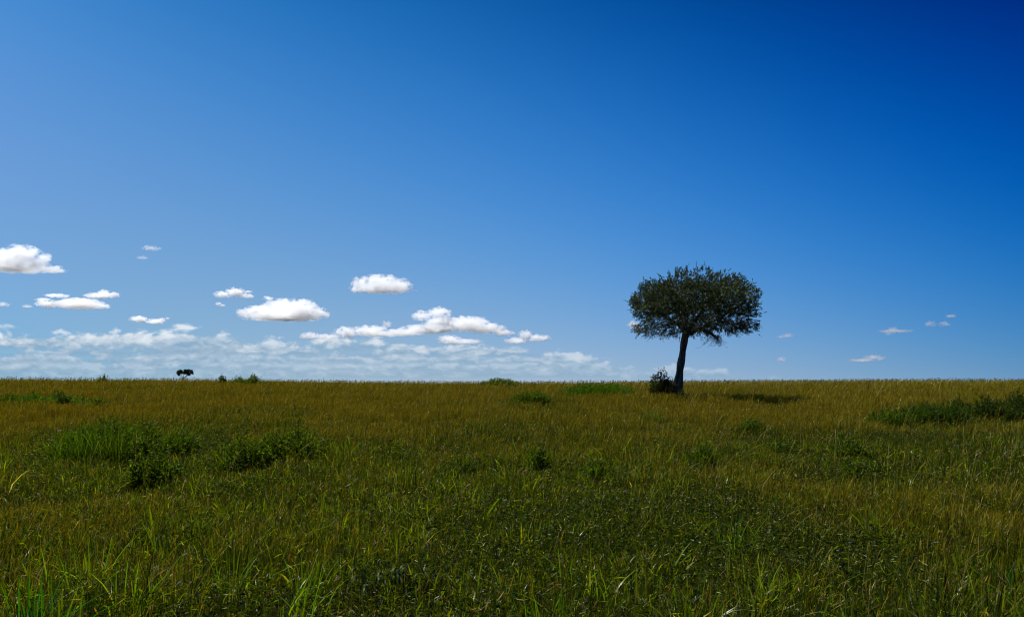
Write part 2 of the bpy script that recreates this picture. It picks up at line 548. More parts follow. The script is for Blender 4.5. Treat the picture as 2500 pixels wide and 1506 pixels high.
# ------------------------------------------------------------------ the tall tree
def build_tall_tree():
    rng = np.random.default_rng(5)
    b = ground_at(1652, 976)
    m = b.y / F                                     # metres per photo pixel at the tree
    def loc(u, v):                                  # crop units (3.905 per photo px) to local x, z
        return ((1480 + u / 3.905 - CX) * m - b.x, (EYE - 620 - v / 3.905) * m + H - b.z)
    root = empty('savanna_tree', b)
    tag(root, 'tall lone tree with leaning grey trunk and broad dark umbrella crown', 'tree', 'lone trees on the plain')
    outline = [(212, 440), (262, 390), (285, 300), (300, 255), (350, 240), (440, 282), (510, 205), (600, 172), (700, 142), (780, 168), (855, 165), (890, 112), (1000, 130),
               (1045, 178), (1130, 160), (1200, 208), (1292, 222), (1310, 272), (1400, 325), (1462, 390), (1480, 455), (1445, 560), (1432, 620), (1455, 715),
               (1370, 755), (1300, 745), (1200, 785), (1120, 760), (1010, 765), (950, 715), (880, 675), (800, 665), (700, 730), (650, 790), (560, 760), (500, 775), (380, 780),
               (325, 745), (265, 735), (300, 620), (240, 560), (232, 480)]
    outline = [(800 + (u - 800) * .965, 520 + (v - 520) * .93) for u, v in outline]
    poly = [loc(*p) for p in outline]
    fx, fz = loc(765, 745)
    cx = loc(800, 0)[0]
    # --- trunk
    tr = [(668, 1400, 90), (672, 1340, 72), (678, 1270, 56), (692, 1180, 45), (705, 1080, 42), (722, 980, 38), (738, 880, 35), (750, 800, 37), (765, 745, 44)]
    path = [(loc(u, v)[0], 0, loc(u, v)[1]) for u, v, _ in tr]
    rad = [r * .84 / 3.905 * m for _, _, r in tr]
    V, T = lofted_trunk(path, rad, rng)
    trunk = mesh_obj('trunk', V, T, M_BARK, root, smooth_shade=True)
    # --- main limbs
    limbs = [[(765, 745, 30), (800, 755, 30), (850, 722, 25), (905, 712, 23), (960, 735, 19), (1010, 765, 13), (1060, 800, 8)],
             [(760, 750, 30), (755, 690, 25), (745, 620, 20), (720, 520, 15), (700, 400, 9)],
             [(762, 745, 26), (800, 690, 21), (850, 610, 17), (900, 500, 13), (950, 380, 8)],
             [(757, 745, 22), (700, 680, 16), (630, 630, 13), (540, 570, 10), (430, 500, 7)],
             [(905, 712, 18), (980, 660, 15), (1080, 600, 12), (1190, 540, 10), (1300, 470, 7)],
             [(765, 745, 20), (790, 650, 18), (830, 560, 13), (850, 430, 8)]]
    dep = [.1, .5, -.9, .35, -.35, 1.5]
    skel_p, skel_par, segs = [], [], []
    for li, lm in enumerate(limbs):
        pp = []
        for k, (u, v, r) in enumerate(lm):
            t = k / (len(lm) - 1)
            x, z = loc(u, v)
            pp.append((np.array([x + rng.normal(0, .03) * t, dep[li] * t * 1.6 + rng.normal(0, .05) * t, z]), r / 3.905 * m))
        for (p0, r0), (p1, r1) in zip(pp[:-1], pp[1:]):
            segs.append((p0, p1, r0, r1))
        skel_p.append(pp)
    # --- attractors
    pts = crown_points(4600, poly, cx, .92, rng)
    lo, hi = np.min(poly, 0), np.max(poly, 0)
    zz = (pts[:, 2] - lo[1]) / (hi[1] - lo[1])
    n3 = (Noise2(31)(pts[:, 0] + 40 + pts[:, 1] * .37, pts[:, 2] + 40 - pts[:, 1] * .21, .85, 2))
    keep = rng.random(len(pts)) < np.clip(.62 + 1.1 * zz, .12, 1) * np.clip((n3 - .40) * 8, .05, 1)
    pts = pts[keep]
    # skeleton rooted on the limbs: grow from all limb joints
    allp, allpar = [np.array([fx, 0, fz])], [-1]
    for pp in skel_p:
        prev = 0
        for (p, r) in pp[1:]:
            allp.append(p); allpar.append(prev); prev = len(allp) - 1
    A0 = np.array(allp)
    n0 = len(A0)
    LL = np.linalg.norm(A0 - A0[0], axis=1)
    cap = n0 + len(pts) * 6
    A = np.empty((cap, 3)); A[:n0] = A0
    Ld = np.empty(cap); Ld[:n0] = LL
    par = list(allpar); n = n0
    for a in pts[np.argsort(np.linalg.norm(pts - A0[0], axis=1) * (1 + .12 * rng.random(len(pts))))]:
        d = np.linalg.norm(A[:n] - a, axis=1)
        j = int(np.argmin(d + .22 * Ld[:n]))
        q0, dist = A[j].copy(), np.linalg.norm(A[j] - a)
        k = min(5, max(1, int(dist / .3)))
        prev = j
        for s in range(1, k + 1):
            t = s / k
            q = q0 + (a - q0) * t
            if s < k: q = q + rng.normal(0, .075 * dist / k ** .5, 3)
            A[n] = q; Ld[n] = Ld[prev] + np.linalg.norm(q - A[prev]); par.append(prev); prev = n; n += 1
    A = A[:n]; par = np.array(par)
    R, kids = pipe(A, par, .0062, 2.5)
    e = np.arange(n0, n)
    bv, bf = tube_mesh(A[par[e]], A[e], np.minimum(R[par[e]], R[e] * 1.5), R[e], 5)
    lp0 = np.array([s[0] for s in segs]); lp1 = np.array([s[1] for s in segs])
    V2, T2 = tube_mesh(lp0, lp1, np.array([s[2] for s in segs]), np.array([s[3] for s in segs]), 9)
    allv = np.concatenate([V2, bv]); allt = np.concatenate([T2, bf + len(V2)])
    mesh_obj('branch', allv, allt, M_TWIG, root, smooth_shade=True)
    # --- leafy shoots on the ends and along the finest twigs
    fineidx = e[(R[e] < .013)]
    src = np.concatenate([fineidx, fineidx, fineidx[::2], e[kids[e] == 0], e[kids[e] == 0]])
    base = A[src] + rng.normal(0, .09, (len(src), 3))
    centre = np.array([cx, 0, lo[1] + (hi[1] - lo[1]) * .25])
    outw = base - centre; outw /= np.linalg.norm(outw, axis=1, keepdims=True)
    d = outw * .9 + rng.normal(0, .45, base.shape) + np.array([0, 0, .35])
    zz = (base[:, 2] - lo[1]) / (hi[1] - lo[1])
    low = zz < .22
    d[low] += np.array([0, 0, -.75])
    lowl = low * .14 * rng.random(len(base))
    ln = .13 + .17 * rng.random(len(base)) + .22 * (rng.random(len(base)) < .10) + lowl
    leaves = np.where(rng.random(len(base)) < np.clip(.25 + 2.6 * zz, .2, 1), 15, 3)
    cols = lambda M: pal(rng, M, [(.036, .054, .006), (.050, .068, .009), (.030, .044, .006), (.070, .080, .016), (.046, .074, .005)], .22)
    (tv, tf), lv = shoots_mesh(base, d, ln, leaves, .080, .46, cols, rng)
    mesh_obj('crown', lv[0], lv[1], M_TREE, root, col=lv[2])
    # --- bare hanging twigs below the crown
    hang = []
    for (u, v, k, L) in ((1040, 790, 26, .60), (1075, 800, 20, .55), (965, 760, 8, .75), (840, 760, 3, .35), (440, 775, 8, .40), (530, 765, 8, .40), (660, 770, 10, .30),
                         (1200, 770, 9, .25), (1330, 745, 9, .25), (380, 770, 8, .25), (600, 765, 8, .25)):
        x0, z0 = loc(u, v)
        for _ in range(k):
            p = np.array([x0 + rng.normal(0, .13), rng.normal(0, .35), z0 + .12])
            dd = np.array([rng.normal(0, .35), rng.normal(0, .3), -1.0])
            q = p
            for s in range(4):
                q2 = q + dd * L / 4 * (.6 + .6 * rng.random())
                hang.append((q, q2, .012 - .002 * s, .010 - .002 * s))
                if rng.random() < .6:
                    hang.append((q2, q2 + np.array([rng.normal(0, .12), rng.normal(0, .1), -.02 + rng.normal(0, .06)]), .007, .004))
                dd = dd + rng.normal(0, .38, 3) * np.array([1, 1, .4]); q = q2
    hv, hf = tube_mesh(np.array([h[0] for h in hang]), np.array([h[1] for h in hang]), np.array([h[2] for h in hang]), np.array([h[3] for h in hang]), 4)
    mesh_obj('twig', np.concatenate([tv, hv]), np.concatenate([tf, hf + len(tv)]), M_TWIG, root)
    return b

# ------------------------------------------------------------------ the far tree on the crest
def build_far_tree():
    rng = np.random.default_rng(9)
    dist = 450.0
    m = dist / F
    bx = (380 + 490 / 7.7 - CX) * m
    bz = float(ground_z(bx, dist))
    root = empty('savanna_tree', (bx, dist, bz))
    tag(root, 'tiny far umbrella tree with forked trunk standing on the skyline', 'tree', 'lone trees on the plain')
    loc = lambda u, v: ((380 + u / 7.7 - CX) * m - bx, (EYE - 880 - v / 7.7) * m + H - bz)
    limbs = [[(490, 440, 11), (492, 390, 9), (505, 360, 8), (540, 325, 7), (575, 295, 5.5), (610, 265, 4), (650, 240, 3)],
             [(503, 365, 6), (505, 335, 5), (500, 305, 4), (490, 270, 3), (470, 235, 2)],
             [(505, 360, 5), (520, 325, 4.5), (525, 290, 3.5), (540, 240, 2.5)],
             [(498, 345, 4), (485, 315, 3), (465, 295, 2.5), (445, 270, 2)],
             [(575, 295, 4), (585, 260, 3), (600, 220, 2)]]
    S0 = []
    for lm in limbs:
        for (u, v, r), (u2, v2, r2) in zip(lm[:-1], lm[1:]):
            a, c = loc(u, v), loc(u2, v2)
            S0.append((np.array([a[0], 0, a[1]]), np.array([c[0], 0, c[1]]), r * 1.35 / 7.7 * m, r2 * 1.35 / 7.7 * m))
    v, f = tube_mesh(np.array([s[0] for s in S0]), np.array([s[1] for s in S0]), np.array([s[2] for s in S0]), np.array([s[3] for s in S0]), 8)
    mesh_obj('trunk', v, f, M_TWIG, root, smooth_shade=True)
    clumps = [(430, 215, 28, 22), (470, 205, 34, 25), (520, 205, 40, 32), (570, 195, 36, 28), (620, 185, 38, 22), (655, 195, 26, 20), (695, 225, 32, 24), (620, 235, 34, 28),
              (470, 240, 34, 22), (455, 268, 24, 18), (560, 235, 34, 22), (635, 265, 26, 20), (690, 245, 20, 12), (520, 232, 24, 16), (545, 205, 30, 24), (548, 235, 28, 20), (592, 215, 30, 24), (500, 228, 28, 22), (575, 180, 24, 12), (540, 186, 26, 16), (560, 220, 30, 22)]
    pos = []
    for (u, w, ru, rw) in clumps:
        x, z = loc(u, w)
        k = int(ru * rw * .75)
        q = rng.normal(0, .5, (k, 3))
        q = q / np.maximum(1, np.linalg.norm(q, axis=1, keepdims=True)) * rng.random((k, 1)) ** .2
        pos.append(np.array([x, rng.normal(0, 1.6), z]) + q * np.array([ru / 7.7 * m, ru / 7.7 * m * 1.3, rw / 7.7 * m]))
    pos = np.concatenate(pos)
    n = len(pos)
    L = .30 + .28 * rng.random(n)
    lv = leaf_mesh(pos, rng.normal(0, 1, (n, 3)), L, L * .55, pal(rng, n, [(.028, .040, .012), (.036, .05, .014), (.022, .03, .010)]), rng)
    mesh_obj('crown', lv[0], lv[1], M_TREE, root, col=lv[2])

# ------------------------------------------------------------------ shrubs and leafy plants
LOOKS = {
    #            leaf length, ratio, leaves per m2 of silhouette, colours, upright blades
    'grassy':   (.090, .26, 2600, [(.046, .086, .003), (.062, .106, .004), (.100, .150, .006), (.026, .046, .003)], .40),
    'herb':     (.055, .55, 3600, [(.052, .086, .003), (.074, .116, .004), (.115, .165, .007), (.028, .045, .003)], .10),
    'lush':     (.120, .25, 1300, [(.032, .082, .003), (.046, .102, .004), (.070, .125, .006)], .9),
    'deep':     (.110, .25, 1500, [(.022, .052, .003), (.032, .066, .004), (.044, .080, .005)], .8),
    'dark':     (.095, .36, 2200, [(.020, .036, .004), (.028, .050, .005), (.040, .064, .008), (.052, .070, .014)], .12),
    'sprig':    (.060, .50, 1200, [(.075, .105, .010), (.100, .130, .016), (.052, .075, .006)], .30),
    'glossy':   (.052, .48, 5200, [(.024, .032, .010), (.036, .046, .014), (.055, .062, .026), (.020, .026, .008)], .0),
}
def build_shrub(s, seed):
    rng = np.random.default_rng(seed)
    L0, ratio, per, cols, blady = LOOKS[s['look']]
    w, h = s['w'], s['h']
    root = empty(s['name'], s['p'])
    tag(root, s['label'], s['cat'], s['group'])
    hw = w / 2
    far = max(1.0, s['p'].y / 34)
    # lobes make an uneven crown
    broad = s['name'] in ('bush', 'grass_mound') or s['look'] == 'glossy'
    nl = int(7 + w * 3) if broad else max(3, int(4 + w * 2.2))
    lx = (np.linspace(-.92, .92, nl) + rng.normal(0, .08, nl) if broad else rng.uniform(-.95, .95, nl)) * hw; ly = rng.uniform(-.6, .6, nl) * hw * .8 * s['flat']
    fall = np.sqrt(np.clip(1 - (lx / hw) ** 2 * .8, .1, 1))
    lh = h * ((.62 + .36 * rng.random(nl)) if broad else (.35 + .6 * rng.random(nl) ** 1.3)) * fall
    lh[int(np.argmin(np.abs(lx)))] = h
    lr = np.clip(np.maximum(.22 * w, .5 * h), 0, .36 * w) * (.55 + .5 * rng.random(nl))
    lx = np.clip(lx, -hw + lr * .8, hw - lr * .8)
    stems, tips = [], []
    n = int(min(40000, per * (w * h + .15) * s['dens'] * 1.5 / far ** 1.5))
    ids = rng.integers(0, nl, n)
    q = rng.normal(0, 1, (n, 3)); q /= np.linalg.norm(q, axis=1, keepdims=True)
    rr = rng.random(n) ** .42
    pos = np.empty((n, 3))
    pos[:, 0] = lx[ids] + q[:, 0] * rr * lr[ids]
    pos[:, 1] = ly[ids] + q[:, 1] * rr * lr[ids]
    pos[:, 2] = lh[ids] * (.42 + .56 * q[:, 2] * rr)
    # leaf clumps along short shoots
    ns = max(10, n // 9)
    pick = rng.integers(0, n, ns)
    sp = pos[pick]
    sd = np.stack([q[pick, 0] * .8, q[pick, 1] * .8, np.abs(q[pick, 2]) * .6 + .55], 1) + rng.normal(0, .35, (ns, 3))
    sl = L0 * (1.6 + 2.2 * rng.random(ns))
    gz = ground_z(s['p'].x + pos[:, 0], s['p'].y + pos[:, 1]) - s['p'].z
    sp = sp.copy(); sp[:, 2] = np.maximum(sp[:, 2], 0) + gz[pick]
    cf = lambda M: pal(rng, M, cols, .22)
    (tv, tf), lv = shoots_mesh(sp, sd, sl, np.full(ns, 9), L0 * min(1.8, far ** .6), ratio, cf, rng)
    parts = [lv, (tv, tf, np.full((len(tv), 3), (.05, .045, .02)))]
    if blady > 0:
        nb = int(420 * blady * (w * h + .1) * 3 / far)
        bx, by = rng.uniform(-1, 1, nb) * hw, rng.uniform(-.75, .75, nb) * hw * s['flat']
        ok = (bx / hw) ** 2 + (by / (hw * .75 * s['flat'])) ** 2 < 1
        bx, by = bx[ok], by[ok]; nb = len(bx)
        hh = h * np.sqrt(np.clip(1.05 - (bx / hw) ** 2, .1, 1)) * (.55 + .6 * rng.random(nb))
        b3 = np.stack([bx, by, ground_z(s['p'].x + bx, s['p'].y + by) - s['p'].z], 1)
        parts.append(blade_mesh(b3, hh, np.maximum(.008 + .010 * rng.random(nb), .0004 * s['p'].y), rng.random(nb) * PI, np.abs(rng.normal(.35, .35, nb)),
                                rng.random(nb) * 2 * PI, cf(nb), (0, .4, .75, 1), (.8, 1, .6)))
    v, f, c = join(parts)
    mesh_obj('foliage', v, f, M_LEAF, root, col=c)
    # stems
    k = max(5, int(5 + w * 6))
    sid = rng.integers(0, ns, k)
    P0 = np.stack([sp[sid, 0] * .02, sp[sid, 1] * .02, np.full(k, -.03)], 1)
    mid = P0 * .4 + sp[sid] * .6 + rng.normal(0, .03, (k, 3)); mid[:, 2] = sp[sid, 2] * .55
    r = np.full(k, .010 + .006 * h)
    a1 = tube_mesh(P0, mid, r, r * .75, 5); a2 = tube_mesh(mid, sp[sid], r * .75, r * .35, 5)
    sv = np.concatenate([a1[0], a2[0]]); sf = np.concatenate([a1[1], a2[1] + len(a1[0])])
    mesh_obj('stem', sv, sf, M_TWIG, root)

def shrub(name, cat, label, px, base, top, wpx, look, group=None, dens=1.0, flat=1.0):
    plan(name, label, px, base, top, wpx, look, group, dens, flat)
    SHRUBS[-1]['cat'] = cat
    if name == 'leafy_plant':
        SHRUBS[-1]['dens'] *= .5

G_B, G_H, G_C = 'green bushes in the grass', 'leafy plants scattered through the grass', 'low shrubs on the skyline'
shrub('bush', 'bush', 'wide rounded bush of long green grass, largest of the bushes below the tiny far tree', 262, 1116, 1022, 262, 'grassy', G_B)
shrub('bush', 'bush', 'low dark bush filling the gap between the two wide green bushes', 430, 1100, 1048, 110, 'grassy', G_B, .7)
shrub('bush', 'bush', 'small bright yellow-green bush in front of the wide grassy bush', 376, 1172, 1100, 108, 'herb', G_B)
shrub('bush', 'bush', 'leafy green bush with tall domed crown and dark shaded underside', 705, 1118, 1020, 165, 'herb', G_B)
shrub('bush', 'bush', 'sloping leafy bush leaning against the tall domed green bush', 595, 1136, 1048, 125, 'herb', G_B, .8)
shrub('grass_mound', 'mound', 'bright green grass mound just beside the tall tree and its shrub', 1462, 964, 938, 190, 'lush', G_B, 1.0, .6)
shrub('grass_mound', 'mound', 'flat dull green mound, smaller one farther out from the tall tree', 1300, 976, 956, 92, 'grassy', G_B, 1.0, .7)
shrub('shrub', 'shrub', 'dark glossy shrub growing against the base of the leaning trunk', 1616, 968, 897, 56, 'glossy', G_B, 1.3)
shrub('shrub', 'shrub', 'knee-high dark shrub hugging the sunless foot of the tree trunk', 1664, 974, 951, 24, 'glossy', G_B)
shrub('shrub', 'shrub', 'tall dark long-leaved shrub cut by the edge of the picture', 2478, 1022, 958, 100, 'dark', G_B, 1.2)
shrub('shrub', 'shrub', 'dark long-leaved shrub between the green mound and the tallest dark shrub', 2408, 1024, 968, 78, 'dark', G_B, 1.1)
shrub('shrub', 'shrub', 'little dark shrub poking from the top of the long green mound', 2348, 1008, 972, 36, 'dark', G_B)
shrub('grass_mound', 'mound', 'long low green grass mound beside the dark long-leaved shrubs', 2280, 1028, 984, 170, 'deep', G_B, .9, .6)
shrub('grass_mound', 'mound', 'low olive tail end of the long green mound', 2170, 1034, 996, 110, 'grassy', G_B, .6, .6)
shrub('shrub', 'shrub', 'dark shrub at the extreme edge of the bright green strip', 22, 980, 959, 34, 'dark', G_B)
shrub('shrub', 'shrub', 'dark shrub second from the edge in the bright green strip', 86, 974, 959, 26, 'dark', G_B)
shrub('shrub', 'shrub', 'small round dark shrub at the back of the green strip', 143, 970, 958, 20, 'dark', G_B)
shrub('shrub', 'shrub', 'largest blackish shrub at the front of the green strip', 158, 986, 966, 30, 'dark', G_B)
shrub('grass_mound', 'mound', 'strip of bright green grass holding the little dark shrubs', 110, 982, 964, 210, 'lush', G_B, .5, .5)
shrub('grass_mound', 'mound', 'lone clump of green grass where the bright strip ends', 238, 988, 972, 36, 'grassy', G_B)
shrub('shrub', 'shrub', 'dark low thicket breaking the skyline near the tiny tree', 618, 938, 920, 52, 'herb', G_C, 1.3)
shrub('shrub', 'shrub', 'thin low end of the skyline thicket', 582, 937, 925, 40, 'herb', G_C)
shrub('shrub', 'shrub', 'single tiny leafy sprig between far tree and skyline thicket', 544, 936, 923, 12, 'dark', G_C)
shrub('shrub', 'shrub', 'tiny dark hump on the skyline before the far tree', 252, 931, 923, 16, 'dark', G_C)
shrub('grass_mound', 'mound', 'faint green hump on the skyline midway between the two trees', 1218, 940, 930, 95, 'grassy', G_C, .8, .6)
shrub('leafy_plant', 'plant', 'small leafy plant in golden grass below the tall tree', 1590, 1028, 994, 58, 'sprig', G_H)
shrub('leafy_plant', 'plant', 'compact round dark plant alone in the open middle grass', 980, 1117, 1090, 36, 'herb', G_H)
shrub('leafy_plant', 'plant', 'loose pale-leaved sprigs beside the compact round plant', 1135, 1150, 1098, 56, 'sprig', G_H, .8)
shrub('leafy_plant', 'plant', 'dense plant with dark core in the middle of the field', 1312, 1138, 1090, 62, 'herb', G_H)
shrub('leafy_plant', 'plant', 'narrow dark green plant beside the lighter bushy one', 1458, 1168, 1120, 50, 'grassy', G_H)
shrub('leafy_plant', 'plant', 'light bushy plant with many small leaves touching the narrow dark one', 1515, 1176, 1126, 66, 'sprig', G_H, 1.2)
shrub('leafy_plant', 'plant', 'grassy green plant at the start of the dark leafy row', 1722, 1134, 1082, 52, 'grassy', G_H)
shrub('leafy_plant', 'plant', 'squat dark plant in the row, next to the grassy one', 1902, 1102, 1072, 60, 'herb', G_H)
shrub('leafy_plant', 'plant', 'greenish plant standing alone above the dark leafy row', 1832, 1048, 1014, 50, 'grassy', G_H, .8)
shrub('leafy_plant', 'plant', 'broad dark leafy plant, biggest of the plants in the row', 2068, 1110, 1056, 112, 'herb', G_H)
shrub('leafy_plant', 'plant', 'spreading dark plant in front of the biggest leafy plant', 2112, 1152, 1112, 110, 'herb', G_H, .8)
shrub('leafy_plant', 'plant', 'dusky fine-leaved plant among the bright broad blades', 488, 1300, 1252, 62, 'sprig', G_H, .7)

# ------------------------------------------------------------------ conspicuous tufts of broad blades
def build_tuft(label, px, base, top, wpx, n, bright, seed, lean=0.0):
    rng = np.random.default_rng(seed)
    p = ground_at(px, base, .2)
    s = F / p.y
    h, w = (base - top) / s * 1.15 + .2, wpx / s
    root = empty('grass_tuft', p)
    tag(root, label, 'grass tuft', 'tufts of broad-bladed grass')
    b = np.stack([rng.normal(0, w * .22, n), rng.normal(0, w * .2, n), np.zeros(n)], 1)
    b[:, 2] = ground_z(p.x + b[:, 0], p.y + b[:, 1]) - p.z
    hh = h * (.40 + .6 * rng.random(n))
    bd = np.where(rng.random(n) < .7, np.arctan2(b[:, 1], b[:, 0] + lean * w), rng.random(n) * 6.28)
    cols = [(.085, .165, .006), (.115, .195, .008), (.070, .135, .006), (.15, .21, .015)] if bright else [(.02, .12, .01), (.03, .15, .012), (.04, .13, .012)]
    v, f, c = blade_mesh(b, hh, .009 + .011 * rng.random(n), rng.random(n) * PI, np.where(rng.random(n) < .3, rng.uniform(.7, 1.4, n), np.abs(rng.normal(.28, .25, n))), bd, pal(rng, n, cols, .12),
                         (0, .2, .42, .64, .84, 1), (.55, .9, 1, .8, .45))
    mesh_obj('blade_clump', v, f, M_GRASS, root, col=c)

TUFTS = [('vivid emerald tuft of broad blades in the bottom corner of the field', 75, 1520, 1400, 230, 70, False, 0),
         ('lime tuft with one blade standing far above the others', 235, 1400, 1285, 90, 22, True, 0),
         ('bright tuft of tall blades behind the emerald corner tuft', 180, 1440, 1335, 90, 24, True, -.3),
         ('lone folded lime blade tuft rising above fine grass', 393, 1335, 1262, 40, 8, True, 0),
         ('loose bright tuft leaning over the dark dip below the lone folded blade', 330, 1460, 1345, 150, 30, True, .2),
         ('fan of upright sunlit blades, brightest of the tufts', 565, 1425, 1325, 150, 34, True, 0),
         ('slender bright tuft between the upright fan and the drooping plant', 745, 1430, 1340, 110, 24, True, .2),
         ('tuft of arching blades with bent silvery leaf', 720, 1500, 1380, 130, 26, True, .3),
         ('single long curved bright leaf tuft past the drooping plant', 1385, 1400, 1325, 50, 10, True, .3),
         ('short lime tuft at the bottom edge under the curved leaf tuft', 1330, 1500, 1420, 120, 30, True, 0),
         ('upright pale tuft beside the curved leaf tuft', 1470, 1450, 1370, 90, 22, True, -.2),
         ('bushy yellow-green tuft in the middle of the darker fine grass', 1790, 1330, 1250, 120, 34, True, 0),
         ('sparse long-bladed tuft below the bushy yellow-green tuft', 1865, 1440, 1350, 90, 18, True, -.2),
         ('green tuft near the bottom edge with blades leaning outward', 1690, 1500, 1420, 90, 20, True, -.3),
         ('sunlit short tuft beside thin arching stems', 2150, 1290, 1235, 90, 26, True, 0),
         ('deep green tuft by the picture edge under tall thin stems', 2470, 1440, 1345, 110, 30, False, .3)]

# ------------------------------------------------------------------ drooping broad-leaved plant close to the camera
def build_drooping_plant():
    rng = np.random.default_rng(77)
    p = ground_at(975, 1440, .10)
    root = empty('broad_leaved_plant', p)
    tag(root, 'dark plant with long drooping broad leaves near the bottom of the field', 'plant')
    SP, L_ = [], []
    for k in range(15):
        bx, by = rng.normal(0, .26), rng.normal(0, .12)
        g0 = float(ground_z(p.x + bx, p.y + by)) - p.z
        hh = .28 + .20 * rng.random()
        top = np.array([bx + rng.normal(0, .10), by + rng.normal(0, .05), g0 + hh])
        SP.append((np.array([bx, by, g0]), top, .007, .004))
        for j in range(5):
            a = rng.random() * 6.28
            t = .55 + .45 * rng.random()
            L_.append((np.array([bx, by, g0]) * (1 - t) + top * t, a, .18 + .14 * rng.random(), .024 + .014 * rng.random()))
    V, T, Cc, o = [], [], [], 0
    for (b, a, ln, wd) in L_:
        d = np.array([math.cos(a), math.sin(a), 0]); sd = np.array([-math.sin(a), math.cos(a), 0])
        prev = None
        ts, ws = (0, .2, .45, .7, 1), (.15, .8, 1, .7, .05)
        for t, w in zip(ts, ws):
            q = b + d * ln * (t - .25 * t * t) + np.array([0, 0, ln * (.55 * t - 1.0 * t * t)])
            V += [q - sd * wd * w * .5 + [0, 0, wd * w * .15], q, q + sd * wd * w * .5 + [0, 0, wd * w * .15]]
        for k in range(4):
            i = o + 3 * k
            T += [(i, i + 1, i + 4), (i, i + 4, i + 3), (i + 1, i + 2, i + 5), (i + 1, i + 5, i + 4)]
        o += 15
        Cc += [np.array([.030, .046, .004]) * (.7 + .7 * rng.random())] * 15
    mesh_obj('foliage', np.array(V), np.array(T), M_LEAF, root, col=np.array(Cc), smooth_shade=True)
    v, f = tube_mesh(np.array([s[0] for s in SP]), np.array([s[1] for s in SP]), np.array([s[2] for s in SP]), np.array([s[3] for s in SP]), 5)
    mesh_obj('stem', v, f, M_TWIG, root)

# ------------------------------------------------------------------ clouds
def build_cloud(label, lobes, dens, seed, amp=1.0, base_alt=900.0, group='white clouds over the plain', wisp=False):
    """LOBES: (px, row, half width px, half height px). All the lobes of a cloud share one flat base level."""
    base_row = max(l[1] + l[3] * .75 for l in lobes)
    dist = (base_alt - H) * F / (EYE - base_row)
    m = dist / F
    cx = sum(l[0] for l in lobes) / len(lobes); cr = sum(l[1] for l in lobes) / len(lobes)
    org = Vector(((cx - CX) * m, dist, (EYE - cr) * m + H))
    rng = np.random.default_rng(seed)
    L = []
    for (px, row, hw, hh) in lobes:
        L.append((np.array([(px - cx) * m, rng.normal(0, .25) * hw * m, (cr - row) * m]), np.array([hw * m, max(hw * .75, hh) * m, hh * m])))
    # hull: the lobes a little enlarged, fused by remeshing
    import bmesh
    bm = bmesh.new()
    for c, r in L:
        ret = bmesh.ops.create_icosphere(bm, subdivisions=3, radius=1.0)
        for v in ret['verts']:
            v.co = Vector((v.co.x * r[0] * 1.12 + c[0], v.co.y * r[1] * 1.12 + c[1], v.co.z * r[2] * 1.12 + c[2]))
    me = bpy.data.meshes.new('cloud'); bm.to_mesh(me); bm.free()
    o = bpy.data.objects.new('cloud', me); C.objects.link(o)
    o.location = org
    rm = o.modifiers.new('fuse', 'REMESH'); rm.mode = 'VOXEL'
    hmin = min(min(r[2], r[0]) for _, r in L)
    ext = max(l[2] for l in lobes) * m
    rm.voxel_size = max(hmin * .22, ext / 60)
    tag(o, label, 'cloud', group)
    # density
    mat, t, out = new_mat('cloud_vapour')
    tc = t.node('ShaderNodeTexCoord')
    P = tc.outputs['Object']
    hs = float(np.mean([r[2] for _, r in L]))
    off = tuple(float(q) for q in rng.random(3) * 50)
    Q = t.v('ADD', t.v('SCALE', P, 1.0 / hs), off)
    warp = t.noise(Q, .9, 2, out=1)
    Pw = t.v('ADD', P, t.v('SCALE', t.v('SUBTRACT', warp, (.5, .5, .5)), hs * .9))
    f = None
    for c, r in L:
        q = t.v('LENGTH', t.v('MULTIPLY', t.v('SUBTRACT', Pw, tuple(c)), tuple(1 / r)), out=1)
        g = t.m('SUBTRACT', 1.0, q)
        f = g if f is None else t.m('SMOOTH_MAX', f, g, .12)
    n = t.noise(t.v('MULTIPLY', Q, (1, 1, 1.25)), 1.15, 9, .66)
    # flat underside
    zb = float((cr - base_row) * m)
    zz = t.sep(P)[2]
    flat = t.rng(zz, zb - hs * .10, zb + hs * .25)
    e = t.m('MULTIPLY_ADD', t.m('SUBTRACT', n, .5), 4.1 * amp, f)
    e = t.m('POWER', t.rng(e, .08 if not wisp else .1, .85 if not wisp else 1.5, kind='LINEAR'), 1.3)
    e = t.m('MULTIPLY', e, flat)
    hull = t.rng(f, -.10, .06)          # never any vapour at the hull itself
    D = t.m('MULTIPLY', t.m('MULTIPLY', e, hull), dens * .46 / (hs))
    vs = t.node('ShaderNodeVolumeScatter')
    vs.inputs['Color'].default_value = (.980, .986, .992, 1)
    vs.inputs['Anisotropy'].default_value = .6
    t.put(vs.inputs['Density'], D)
    t.put(out.inputs['Volume'], vs.outputs[0])
    o.data.materials.append(mat)
    mat.cycles.volume_step_rate = .35
    return o

